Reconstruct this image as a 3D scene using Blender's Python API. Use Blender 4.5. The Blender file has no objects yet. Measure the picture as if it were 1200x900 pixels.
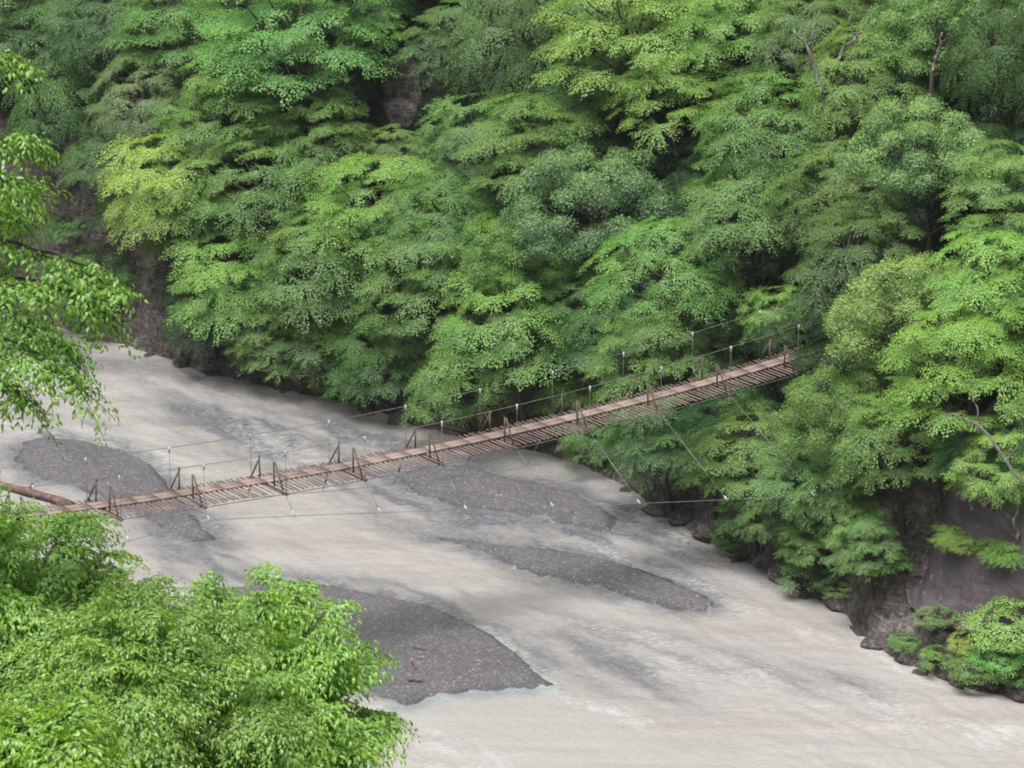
import bpy, math, random
import numpy as np
from mathutils import Vector, Matrix, Euler

scene = bpy.context.scene
COL = scene.collection

# ------------------------------------------------------------------ camera
W0, H0, FPX = 1200.0, 900.0, 4000.0
CAMZ, PITCH = 37.0, math.radians(18.5)
CAM = np.array([0.0, 0.0, CAMZ])
FW = np.array([0, math.cos(PITCH), -math.sin(PITCH)])
UP = np.array([0, math.sin(PITCH), math.cos(PITCH)])
RT = np.array([1.0, 0, 0])
cd = bpy.data.cameras.new('camera')
cam = bpy.data.objects.new('camera', cd)
COL.objects.link(cam)
cam.location = CAM
cam.rotation_euler = (math.pi / 2 - PITCH, 0, 0)
cd.sensor_width = 36
cd.lens = 36 * FPX / W0
cd.clip_start = 0.5
cd.clip_end = 3000
scene.camera = cam

def ray(px, py):
    return FW + RT * ((px - W0 / 2) / FPX) + UP * ((H0 / 2 - py) / FPX)
def at_z(px, py, z=0.0):
    r = ray(px, py)
    return CAM + r * ((z - CAMZ) / r[2])
def at_dist(px, py, t):
    return CAM + ray(px, py) * t
def to_px(P):
    q = P - CAM
    dpt = q @ FW
    return W0 / 2 + FPX * (q @ RT) / dpt, H0 / 2 - FPX * (q @ UP) / dpt

# ------------------------------------------------------------------ numpy noise
def _hash(ix, iy, iz, seed):
    h = (ix * 374761393 + iy * 668265263 + iz * 2147483647 + seed * 974711) & 0xffffffff
    h = ((h ^ (h >> 13)) * 1274126177) & 0xffffffff
    h = h ^ (h >> 16)
    return (h & 0xffff) / 65535.0
def vnoise(x, y, z=None, seed=0):
    x = np.asarray(x, float); y = np.asarray(y, float)
    z = np.zeros_like(x) if z is None else np.asarray(z, float)
    xi, yi, zi = np.floor(x).astype(np.int64), np.floor(y).astype(np.int64), np.floor(z).astype(np.int64)
    fx, fy, fz = x - xi, y - yi, z - zi
    fx, fy, fz = [f * f * (3 - 2 * f) for f in (fx, fy, fz)]
    r = 0
    for dx in (0, 1):
        for dy in (0, 1):
            for dz in (0, 1):
                wgt = (fx if dx else 1 - fx) * (fy if dy else 1 - fy) * (fz if dz else 1 - fz)
                r = r + wgt * _hash(xi + dx, yi + dy, zi + dz, seed)
    return r * 2 - 1
def fbm(x, y, z=None, oct=4, seed=0, gain=0.5):
    a, s, f = 1.0, 0, 1.0
    for o in range(oct):
        s = s + a * vnoise(np.asarray(x) * f, np.asarray(y) * f, None if z is None else np.asarray(z) * f, seed + o * 17)
        a *= gain; f *= 2.03
    return s
def smooth(e0, e1, x):
    t = np.clip((x - e0) / (e1 - e0), 0, 1)
    return t * t * (3 - 2 * t)
def poly_sd(X, Y, poly):
    """signed distance to a polygon, positive inside"""
    poly = np.asarray(poly, float)
    d = np.full(X.shape, 1e9); inside = np.zeros(X.shape, bool)
    n = len(poly)
    for i in range(n):
        x0, y0 = poly[i]; x1, y1 = poly[(i + 1) % n]
        ex, ey = x1 - x0, y1 - y0
        t = np.clip(((X - x0) * ex + (Y - y0) * ey) / (ex * ex + ey * ey + 1e-12), 0, 1)
        d = np.minimum(d, np.hypot(X - x0 - t * ex, Y - y0 - t * ey))
        c = ((y0 > Y) != (y1 > Y)) & (X < (x1 - x0) * (Y - y0) / (y1 - y0 + 1e-12) + x0)
        inside ^= c
    return np.where(inside, d, -d)
def line_d(X, Y, pts):
    d = np.full(X.shape, 1e9)
    for (x0, y0), (x1, y1) in zip(pts[:-1], pts[1:]):
        ex, ey = x1 - x0, y1 - y0
        t = np.clip(((X - x0) * ex + (Y - y0) * ey) / (ex * ex + ey * ey + 1e-12), 0, 1)
        d = np.minimum(d, np.hypot(X - x0 - t * ex, Y - y0 - t * ey))
    return d

# ------------------------------------------------------------------ mesh helpers
def make_mesh(name, V, faces=None, loops=None, starts=None, smooth_shade=False):
    me = bpy.data.meshes.new(name)
    V = np.asarray(V, np.float32)
    if faces is not None:
        loops = np.concatenate([np.asarray(f, np.int32) for f in faces]) if not isinstance(faces, np.ndarray) else faces.astype(np.int32).ravel()
        if isinstance(faces, np.ndarray):
            starts = np.arange(0, loops.size, faces.shape[1], dtype=np.int32)
        else:
            ln = np.array([len(f) for f in faces]); starts = np.concatenate([[0], np.cumsum(ln)[:-1]]).astype(np.int32)
    me.vertices.add(len(V)); me.vertices.foreach_set('co', V.ravel())
    me.loops.add(len(loops)); me.loops.foreach_set('vertex_index', np.asarray(loops, np.int32))
    me.polygons.add(len(starts)); me.polygons.foreach_set('loop_start', np.asarray(starts, np.int32))
    me.update(calc_edges=True)
    me.validate()
    if smooth_shade:
        me.polygons.foreach_set('use_smooth', np.ones(len(me.polygons), bool))
    return me
def attr(me, name, vals, domain='POINT'):
    a = me.attributes.new(name, 'FLOAT', domain)
    a.data.foreach_set('value', np.asarray(vals, np.float32))
def add_obj(name, me, mat=None, parent=None, **props):
    o = bpy.data.objects.new(name, me)
    COL.objects.link(o)
    if mat and me is not None: me.materials.append(mat)
    if parent: o.parent = parent
    for k, v in props.items(): o[k] = v
    return o
def tag(o, label=None, cat=None, group=None, kind=None):
    if label: o['label'] = label
    if cat: o['category'] = cat
    if group: o['group'] = group
    if kind: o['kind'] = kind
    return o
def empty(name, loc, label, cat, group=None):
    o = bpy.data.objects.new(name, None); COL.objects.link(o)
    o.location = loc; o.empty_display_size = 0.3
    return tag(o, label, cat, group)

class MB:
    """collects verts and faces of one mesh"""
    def __init__(s): s.V = []; s.F = []; s.n = 0
    def add(s, V, F):
        s.V.append(np.asarray(V, float)); s.F += [[i + s.n for i in f] for f in F]; s.n += len(V)
    def box(s, c, ax, ay, az, hx, hy, hz, bev=0.0):
        c = np.asarray(c, float); ax, ay, az = [np.asarray(q, float) / np.linalg.norm(q) for q in (ax, ay, az)]
        V = [c + ax * hx * i + ay * hy * j + az * hz * k for k in (-1, 1) for (i, j) in ((-1, -1), (1, -1), (1, 1), (-1, 1))]
        s.add(V, [[3, 2, 1, 0], [4, 5, 6, 7], [0, 1, 5, 4], [1, 2, 6, 5], [2, 3, 7, 6], [3, 0, 4, 7]])
    def beam(s, p, q, w, h, upv=(0, 0, 1)):
        p, q = np.asarray(p, float), np.asarray(q, float)
        ax = q - p; L = np.linalg.norm(ax); ax /= L
        ay = np.cross(upv, ax)
        if np.linalg.norm(ay) < 1e-3: ay = np.cross((1, 0.3, 0), ax)
        ay /= np.linalg.norm(ay); az = np.cross(ax, ay)
        s.box((p + q) / 2, ax, ay, az, L / 2, w / 2, h / 2)
    def tube(s, pts, rad, sides=6, cap=True):
        pts = np.asarray(pts, float); n = len(pts)
        rad = np.full(n, rad) if np.isscalar(rad) else np.asarray(rad, float)
        T = np.gradient(pts, axis=0); T /= np.linalg.norm(T, axis=1)[:, None] + 1e-9
        ref = np.array([0.3, 0.2, 1.0]) if abs(T[0][2]) < 0.8 else np.array([1.0, 0.2, 0.1])
        A = np.cross(T, ref); A /= np.linalg.norm(A, axis=1)[:, None] + 1e-9
        B = np.cross(T, A)
        an = np.arange(sides) * 2 * math.pi / sides
        V = (pts[:, None] + rad[:, None, None] * (np.cos(an)[None, :, None] * A[:, None] + np.sin(an)[None, :, None] * B[:, None])).reshape(-1, 3)
        F = []
        for i in range(n - 1):
            for k in range(sides):
                k2 = (k + 1) % sides
                F.append([i * sides + k, i * sides + k2, (i + 1) * sides + k2, (i + 1) * sides + k])
        if cap:
            F.append(list(range(sides))[::-1]); F.append([(n - 1) * sides + k for k in range(sides)])
        s.add(V, F)
    def mesh(s, name, smooth_shade=False):
        return make_mesh(name, np.concatenate(s.V), s.F, smooth_shade=smooth_shade)
    def build(s, name, mat, parent=None, smooth_shade=False):
        return add_obj(name, s.mesh(name, smooth_shade), mat, parent)

# ------------------------------------------------------------------ materials
class NT:
    def __init__(s, name):
        s.m = bpy.data.materials.new(name); s.m.use_nodes = True
        s.t = s.m.node_tree; s.t.nodes.clear()
        s.out = s.t.nodes.new('ShaderNodeOutputMaterial')
    def n(s, typ, **kw):
        nd = s.t.nodes.new(typ)
        for k, v in kw.items():
            if k.startswith('i_'): nd.inputs[k[2:].replace('_', ' ')].default_value = v
            else: setattr(nd, k, v)
        return nd
    def l(s, a, b): s.t.links.new(a, b)
    def attr(s, name): return s.n('ShaderNodeAttribute', attribute_name=name).outputs['Fac']
    def math(s, op, a, b=None, clamp=False):
        nd = s.n('ShaderNodeMath', operation=op, use_clamp=clamp)
        for i, v in enumerate((a, b)):
            if v is None: continue
            if isinstance(v, (int, float)): nd.inputs[i].default_value = v
            else: s.l(v, nd.inputs[i])
        return nd.outputs[0]
    def mix(s, fac, a, b, blend='MIX'):
        nd = s.n('ShaderNodeMix', data_type='RGBA', blend_type=blend)
        for sock, v in ((nd.inputs[0], fac), (nd.inputs[6], a), (nd.inputs[7], b)):
            if isinstance(v, (int, float)): sock.default_value = v
            elif isinstance(v, tuple): sock.default_value = (*v, 1)
            else: s.l(v, sock)
        return nd.outputs[2]
    def ramp(s, fac, stops):
        nd = s.n('ShaderNodeValToRGB'); e = nd.color_ramp.elements
        while len(e) < len(stops): e.new(0.5)
        for el, (p, c) in zip(e, stops):
            el.position = p; el.color = (*c, 1) if len(c) == 3 else c
        s.l(fac, nd.inputs[0]); return nd.outputs[0]
    def coords(s, scale=(1, 1, 1), rot=(0, 0, 0)):
        tc = s.n('ShaderNodeTexCoord'); mp = s.n('ShaderNodeMapping')
        mp.inputs['Scale'].default_value = scale; mp.inputs['Rotation'].default_value = rot
        s.l(tc.outputs['Object'], mp.inputs[0]); return mp.outputs[0]
    def noise(s, vec, scale, detail=4, rough=0.55, dist=0.0):
        nd = s.n('ShaderNodeTexNoise'); nd.inputs['Scale'].default_value = scale
        nd.inputs['Detail'].default_value = detail; nd.inputs['Roughness'].default_value = rough
        nd.inputs['Distortion'].default_value = dist
        s.l(vec, nd.inputs['Vector']); return nd.outputs['Fac']
    def voro(s, vec, scale, feature='F1'):
        nd = s.n('ShaderNodeTexVoronoi', feature=feature); nd.inputs['Scale'].default_value = scale
        s.l(vec, nd.inputs['Vector']); return nd
    def bump(s, h, strength=0.5, dist=0.1, normal=None):
        nd = s.n('ShaderNodeBump'); nd.inputs['Strength'].default_value = strength; nd.inputs['Distance'].default_value = dist
        s.l(h, nd.inputs['Height'])
        if normal is not None: s.l(normal, nd.inputs['Normal'])
        return nd.outputs[0]
    def principled(s, col, rough=0.8, bump=None, spec=0.3, metal=0.0):
        p = s.n('ShaderNodeBsdfPrincipled')
        for k, v in (('Base Color', col), ('Roughness', rough), ('Specular IOR Level', spec), ('Metallic', metal)):
            if isinstance(v, (int, float)): p.inputs[k].default_value = v
            elif isinstance(v, tuple): p.inputs[k].default_value = (*v, 1)
            else: s.l(v, p.inputs[k])
        if bump is not None: s.l(bump, p.inputs['Normal'])
        s.l(p.outputs[0], s.out.inputs[0]); return s.m

def leaf_material(name, transl=0.33, gloss=0.05):
    t = NT(name)
    oi = t.n('ShaderNodeObjectInfo')
    tone = t.attr('tone')
    # tone: 0..1 per leaf; painted shade inside crowns, lit tops, yellowish young tips
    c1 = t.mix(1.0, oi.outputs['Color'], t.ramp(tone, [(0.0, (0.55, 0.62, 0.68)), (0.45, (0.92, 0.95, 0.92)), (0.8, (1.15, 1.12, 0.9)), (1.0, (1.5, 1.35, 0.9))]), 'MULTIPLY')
    d = t.n('ShaderNodeBsdfDiffuse'); t.l(c1, d.inputs[0])
    tr = t.n('ShaderNodeBsdfTranslucent'); t.l(t.mix(1.0, c1, (1.25, 1.2, 0.55), 'MULTIPLY'), tr.inputs[0])
    m1 = t.n('ShaderNodeMixShader'); m1.inputs[0].default_value = transl
    t.l(d.outputs[0], m1.inputs[1]); t.l(tr.outputs[0], m1.inputs[2])
    g = t.n('ShaderNodeBsdfGlossy'); g.inputs['Roughness'].default_value = 0.45; g.inputs[0].default_value = (0.9, 0.95, 1, 1)
    m2 = t.n('ShaderNodeMixShader'); m2.inputs[0].default_value = gloss
    t.l(m1.outputs[0], m2.inputs[1]); t.l(g.outputs[0], m2.inputs[2])
    t.l(m2.outputs[0], t.out.inputs[0])
    return t.m
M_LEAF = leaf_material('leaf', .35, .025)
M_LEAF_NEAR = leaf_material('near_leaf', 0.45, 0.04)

t = NT('bark'); v = t.coords((1, 1, 0.25))
nz = t.noise(v, 9, 5)
M_BARK = t.principled(t.ramp(nz, [(0.3, (0.03, 0.025, 0.02)), (0.6, (0.07, 0.06, 0.05)), (0.75, (0.15, 0.14, 0.125))]), 0.9, t.bump(nz, 0.6, 0.03))
t = NT('pale_bark'); v = t.coords((1, 1, 0.3)); nz = t.noise(v, 7, 5)
M_PALE = t.principled(t.ramp(nz, [(0.3, (0.08, 0.072, 0.06)), (0.55, (0.19, 0.18, 0.16)), (0.75, (0.32, 0.31, 0.285))]), 0.9, t.bump(nz, 0.5, 0.02))

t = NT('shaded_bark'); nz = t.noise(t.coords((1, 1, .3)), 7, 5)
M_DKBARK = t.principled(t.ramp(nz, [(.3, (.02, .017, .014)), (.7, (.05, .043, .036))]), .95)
def rock_cols(t, v):
    n1 = t.noise(v, 0.7, 6, 0.62, 0.4); n2 = t.noise(v, 4.5, 6, 0.65); vo = t.voro(v, 1.6, 'DISTANCE_TO_EDGE').outputs['Distance']
    c = t.ramp(n1, [(0.3, (0.048, 0.042, 0.040)), (0.5, (0.088, 0.079, 0.075)), (0.68, (0.15, 0.138, 0.13))])
    c = t.mix(t.ramp(n2, [(0.42, (0, 0, 0)), (0.62, (1, 1, 1))]), c, t.mix(1.0, c, (2.2, 2.12, 2.08), 'MULTIPLY'))
    c = t.mix(t.ramp(t.noise(v, 5, 5, .7), [(0.60, (0, 0, 0)), (0.68, (1, 1, 1))]), c, (0.36, 0.35, 0.335))
    st = t.noise(t.n('ShaderNodeMapping').outputs[0], 1, 5, .7)
    mpn = [n for n in t.t.nodes if n.type == 'MAPPING'][-1]; mpn.inputs['Rotation'].default_value = (.5, .35, .4); mpn.inputs['Scale'].default_value = (.8, .8, 5.0)
    t.l(v, mpn.inputs[0])
    c = t.mix(0.75, c, t.mix(1.0, c, t.ramp(st, [(0.36, (.35, .34, .34)), (0.46, (1, 1, 1))]), 'MULTIPLY'))
    h = t.math('ADD', t.math('MULTIPLY', n2, 0.7), t.math('MULTIPLY', st, 0.9))
    return c, h
t = NT('hillside_soil'); v = t.coords()
rc, rh = rock_cols(t, v)
n3 = t.noise(v, 2.2, 6, 0.65)
soil = t.ramp(n3, [(0.3, (0.010, 0.014, 0.010)), (0.55, (0.022, 0.035, 0.018)), (0.75, (0.05, 0.05, 0.035))])
rk = t.math('ADD', t.attr('rock'), t.math('MULTIPLY', t.math('SUBTRACT', n3, 0.5), 0.9))
c = t.mix(t.ramp(rk, [(0.42, (0, 0, 0)), (0.6, (1, 1, 1))]), soil, rc)
M_HILL = t.principled(c, 0.9, t.bump(rh, 1.0, 0.4), 0.2)
t = NT('boulder_rock'); v = t.coords(); rc, rh = rock_cols(t, v)
wetb = t.ramp(t.n('ShaderNodeNewGeometry').outputs['Position'], [(0, (0, 0, 0)), (1, (1, 1, 1))])
M_BOULDER = t.principled(rc, 0.75, t.bump(rh, 1.0, 0.25), 0.35)
t = NT('smooth_rock'); v = t.coords((1, 1, 1), (0.3, 0.5, 0.2))
n1 = t.noise(t.coords((0.5, 0.5, 1.6), (0.5, 0.6, 0)), 1.3, 6, 0.6, 0.6); n2 = t.noise(v, 6, 6, 0.65)
c = t.ramp(n1, [(0.28, (0.038, 0.033, 0.037)), (0.5, (0.070, 0.060, 0.067)), (0.72, (0.118, 0.105, 0.110))])
c = t.mix(t.ramp(n2, [(0.55, (0, 0, 0)), (0.72, (1, 1, 1))]), c, (0.15, 0.10, 0.09))
c = t.mix(t.ramp(t.noise(v, 3, 4), [(0.66, (0, 0, 0)), (0.72, (1, 1, 1))]), c, (0.28, 0.27, 0.27))
M_SLAB = t.principled(c, 0.55, t.bump(t.math('ADD', t.math('MULTIPLY', n1, 1.0), t.math('MULTIPLY', n2, 0.3)), 0.45, 0.15), 0.4)

# ------------------------------------------------------------------ plan of the gorge
NV = np.array([0.76, 0.65]); NV /= np.linalg.norm(NV)       # across the river, away from the camera
TV = np.array([NV[1], -NV[0]])                              # downstream
shore_px = [(-60, 350), (20, 368), (75, 385), (120, 398), (160, 408), (205, 422), (240, 436), (300, 450), (350, 461), (420, 474), (480, 496),
            (540, 514), (590, 522), (640, 532), (700, 552), (752, 582), (766, 600), (800, 618), (840, 640), (870, 655), (905, 676),
            (940, 694), (985, 714), (1004, 735), (1022, 752), (1050, 772), (1100, 796), (1150, 811), (1215, 824), (1300, 850)]
sp = np.array([at_z(*p)[:2] for p in shore_px])
sa, sc = sp @ TV, sp @ NV
od = np.argsort(sa); sa, sc = sa[od], sc[od]
sa = np.concatenate([[sa[0] - 60, sa[0] - 15], sa, [sa[-1] + 15, sa[-1] + 60]]); sc = np.concatenate([[sc[0] + 8, sc[0] + 1], sc, [sc[-1], sc[-1] - 4]])
def shore_c(a): return np.interp(a, sa, sc)
A_SLAB = float(at_z(1012, 745)[:2] @ TV)
A_LEFT = float(at_z(230, 430)[:2] @ TV)
def ad(x, y):
    a = x * TV[0] + y * TV[1]
    return a, x * NV[0] + y * NV[1] - shore_c(a)
def far_h(a, d, detail=True):
    wn = fbm(a * 0.35, d * 0.35, seed=3, oct=3)
    cliff = 2.0 + 0.7 * vnoise(a * 0.25, a * 0 + 2.2, seed=5) + 2.5 * smooth(A_LEFT + 3, A_LEFT - 3, a)
    z1 = np.where(d < 0, d * 1.2, cliff * smooth(-0.15, 1.3 + 0.3 * wn, d) + np.maximum(d - 0.6, 0) * 1.12)
    z2 = np.where(d < 0, d * 1.0, 0.75 * smooth(-0.1, 0.9, d) + 0.15 * d + 3.3 * smooth(1.5, 3.0, d) + np.maximum(d - 2.7, 0) * 1.0)
    w = smooth(A_SLAB - 0.6, A_SLAB + 1.2, a)
    z = z1 * (1 - w) + z2 * w
    z = z + 0.9 * wn * smooth(0.8, 5, d)
    return z
def far_h_xy(x, y):
    a, d = ad(x, y); return far_h(a, d), d

NEAR_OFF = 35.0   # half-width measured from the bridge: near shore lies this far in front of the far one
def near_shore_c(a): return np.full_like(np.asarray(a, float), 25.5)

slab_poly = np.array([(1085, 640), (1035, 690), (1003, 750), (1060, 785), (1250, 800), (1250, 640), (1160, 625)])
leftcliff_poly = np.array([(-20, 190), (60, 165), (185, 150), (215, 240), (170, 270), (215, 340), (260, 400), (330, 470), (-20, 400)])
midcliff_poly = np.array([(452, 66), (484, 60), (492, 110), (482, 150), (456, 145), (447, 105)])

def build_far():
    a = np.concatenate([np.linspace(-170, A_LEFT - 22, 30)[:-1], np.arange(A_LEFT - 22, A_SLAB + 14, 0.16), np.linspace(A_SLAB + 14, 140, 30)[1:]])
    d = np.concatenate([np.linspace(-2.2, 6, 70), np.linspace(6, 30, 100)[1:], np.linspace(30, 140, 25)[1:]])
    A, D = np.meshgrid(a, d, indexing='ij')
    Z = far_h(A, D)
    Cc = shore_c(A) + D
    X = A * TV[0] + Cc * NV[0]; Y = A * TV[1] + Cc * NV[1]
    P = np.stack([X, Y, Z], -1)
    px, py = to_px(P.reshape(-1, 3)); px = px.reshape(A.shape); py = py.reshape(A.shape)
    rock = smooth(3.6, 1.6, D)
    for poly in (slab_poly, leftcliff_poly, midcliff_poly):
        rock = np.maximum(rock, smooth(-12, 12, poly_sd(px, py, poly)))
    disp = rock * (0.5 * fbm(X * 0.9, Y * 0.9, Z * 0.9, 5, 11) + 0.25 * (1 - np.abs(vnoise(X * 1.7 + Z, Y * 1.7, Z * 2.2, 37)) * 2) + 0.35 * (1 - np.abs(vnoise(X * 0.6 + Z * 0.5, Y * 0.6, Z * 1.1, 31)) * 2)) + (1 - rock) * 0.2 * fbm(X, Y, Z, 4, 12)
    disp = disp * smooth(0.0, 1.6, D) * (1 - .65 * smooth(A_SLAB - 1.5, A_SLAB + .5, A))
    P[..., 0] -= NV[0] * disp * 0.7; P[..., 1] -= NV[1] * disp * 0.7; P[..., 2] += disp * 0.5
    na, nd = A.shape
    i, j = np.meshgrid(np.arange(na - 1), np.arange(nd - 1), indexing='ij')
    F = np.stack([i * nd + j, i * nd + j + 1, (i + 1) * nd + j + 1, (i + 1) * nd + j], -1).reshape(-1, 4)
    me = make_mesh('hillside', P.reshape(-1, 3), F[:, ::-1].copy(), smooth_shade=True)
    attr(me, 'rock', rock.ravel())
    add_obj('hillside', me, M_HILL, kind='structure', label='steep wooded far bank of dark soil and rock above the river')
build_far()

def near_h(a, d):          # d measured away from the river, towards the camera
    return np.where(d < 0, d * 1.0, 2.0 * smooth(0, 1.5, d) + d * 1.12 + 0.5 * fbm(a * 0.4, d * 0.4, seed=41, oct=3)) 
def near_h_xy(x, y):
    a = x * TV[0] + y * TV[1]; d = 25.5 - (x * NV[0] + y * NV[1])
    return np.minimum(near_h(a, d), 35.2), d
def build_near():
    a = np.concatenate([np.linspace(-170, -90, 20)[:-1], np.linspace(-90, 30, 150), np.linspace(30, 140, 20)[1:]])
    d = np.concatenate([np.linspace(-2, 45, 90), np.linspace(45, 160, 20)[1:]])
    A, D = np.meshgrid(a, d, indexing='ij')
    Z = np.minimum(near_h(A, D), 35.2 + 0.02 * D)
    Cc = 25.5 - D
    P = np.stack([A * TV[0] + Cc * NV[0], A * TV[1] + Cc * NV[1], Z], -1)
    na, nd = A.shape
    i, j = np.meshgrid(np.arange(na - 1), np.arange(nd - 1), indexing='ij')
    F = np.stack([i * nd + j, i * nd + j + 1, (i + 1) * nd + j + 1, (i + 1) * nd + j], -1).reshape(-1, 4)
    me = make_mesh('near_bank_terrain', P.reshape(-1, 3), F, smooth_shade=True)
    attr(me, 'rock', smooth(2.5, 1, D).ravel())
    add_obj('near_bank_terrain', me, M_HILL, kind='structure')
build_near()

# ------------------------------------------------------------------ river and gravel bars
bars = {
 'left': [(20, 536), (30, 518), (50, 512), (85, 517), (140, 531), (172, 545), (190, 566), (208, 590), (232, 614), (247, 630), (225, 634), (192, 618), (165, 600), (120, 582), (75, 566), (35, 552)],
 'mid': [(500, 548), (540, 548), (600, 562), (662, 577), (703, 594), (714, 608), (708, 617), (672, 612), (620, 604), (560, 592), (500, 580), (470, 560)],
 'long': [(520, 630), (580, 639), (640, 646), (700, 655), (738, 666), (778, 682), (815, 697), (833, 707), (829, 715), (798, 711), (752, 700), (722, 692), (700, 682), (660, 677), (612, 664), (570, 648)],
 'big': [(250, 690), (330, 684), (380, 688), (440, 700), (500, 712), (545, 728), (562, 742), (596, 768), (626, 791), (643, 804), (604, 806), (560, 807), (520, 813), (472, 827), (440, 812), (405, 794), (340, 780), (270, 740)],
}
bars_w = {k: np.array([at_z(*p)[:2] for p in v]) for k, v in bars.items()}
def warp(X, Y, amp=0.25):
    return X + amp * fbm(X * 0.6, Y * 0.6, oct=4, seed=71), Y + amp * fbm(X * 0.6, Y * 0.6, oct=4, seed=91)
# shoals: centre line pixels, half width (m), softness (m), strength
shoals = [
 ([(95, 418), (150, 432), (210, 446), (240, 452)], 0.5, 1.4, 0.62),
 ([(215, 466), (290, 480), (360, 490), (420, 500)], 0.35, 1.0, 0.55),
 ([(225, 482), (280, 490), (340, 495), (410, 506), (450, 514)], 0.5, 0.8, 0.9),
 ([(330, 512), (400, 530), (460, 550), (530, 575), (600, 597), (690, 614)], 2.3, 2.4, 1.0),
 ([(440, 600), (520, 622), (560, 634)], 0.5, 1.5, 0.6),
 ([(215, 625), (245, 650), (300, 680), (350, 700)], 0.8, 1.3, 0.75),
 ([(160, 590), (215, 630), (235, 660)], 0.8, 1.4, 0.7),
 ([(350, 682), (450, 695), (540, 722), (575, 742)], 0.5, 0.8, 0.75),
 ([(580, 738), (640, 758), (720, 785)], 1.0, 1.6, 0.72),
 ([(690, 738), (760, 752), (850, 775), (1000, 808)], 0.35, 1.6, 0.55),
 ([(-40, 470), (10, 488), (30, 495)], 0.4, 1.2, 0.5),
 ([(60, 480), (120, 498)], 0.2, 1.0, 0.4),
 ([(640, 600), (700, 618), (760, 630)], 0.3, 1.0, 0.4),
]
foams = [
 ([(560, 742), (600, 772), (645, 806), (700, 832), (760, 850)], 0.15, 0.5, 0.7),
 ([(1000, 742), (1018, 764), (1045, 783), (1080, 798)], 0.08, 0.4, 0.7),
 ([(758, 585), (752, 606), (790, 628)], 0.25, 0.5, 0.8),
 ([(1160, 872), (1210, 860)], 0.15, 0.7, 0.75),
 ([(430, 860), (520, 880), (600, 900)], 0.5, 1.5, 0.5),
 ([(690, 735), (720, 740), (760, 746)], 0.2, 0.7, 0.55),
 ([(690, 640), (760, 665), (860, 708), (960, 750)], 0.15, 0.6, 0.45),
 ([(20, 500), (60, 510), (110, 522), (180, 540)], 0.3, 1.0, 0.5),
 ([(320, 520), (340, 527)], 0.4, 1.2, 0.6),
 ([(120, 398), (160, 412), (250, 440), (300, 455)], 0.15, 0.5, 0.35),
 ([(420, 478), (450, 486), (490, 498)], 0.15, 0.5, 0.35),
 ([(780, 770), (880, 800), (1000, 830), (1150, 850)], 0.4, 1.4, 0.4),
]
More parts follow.
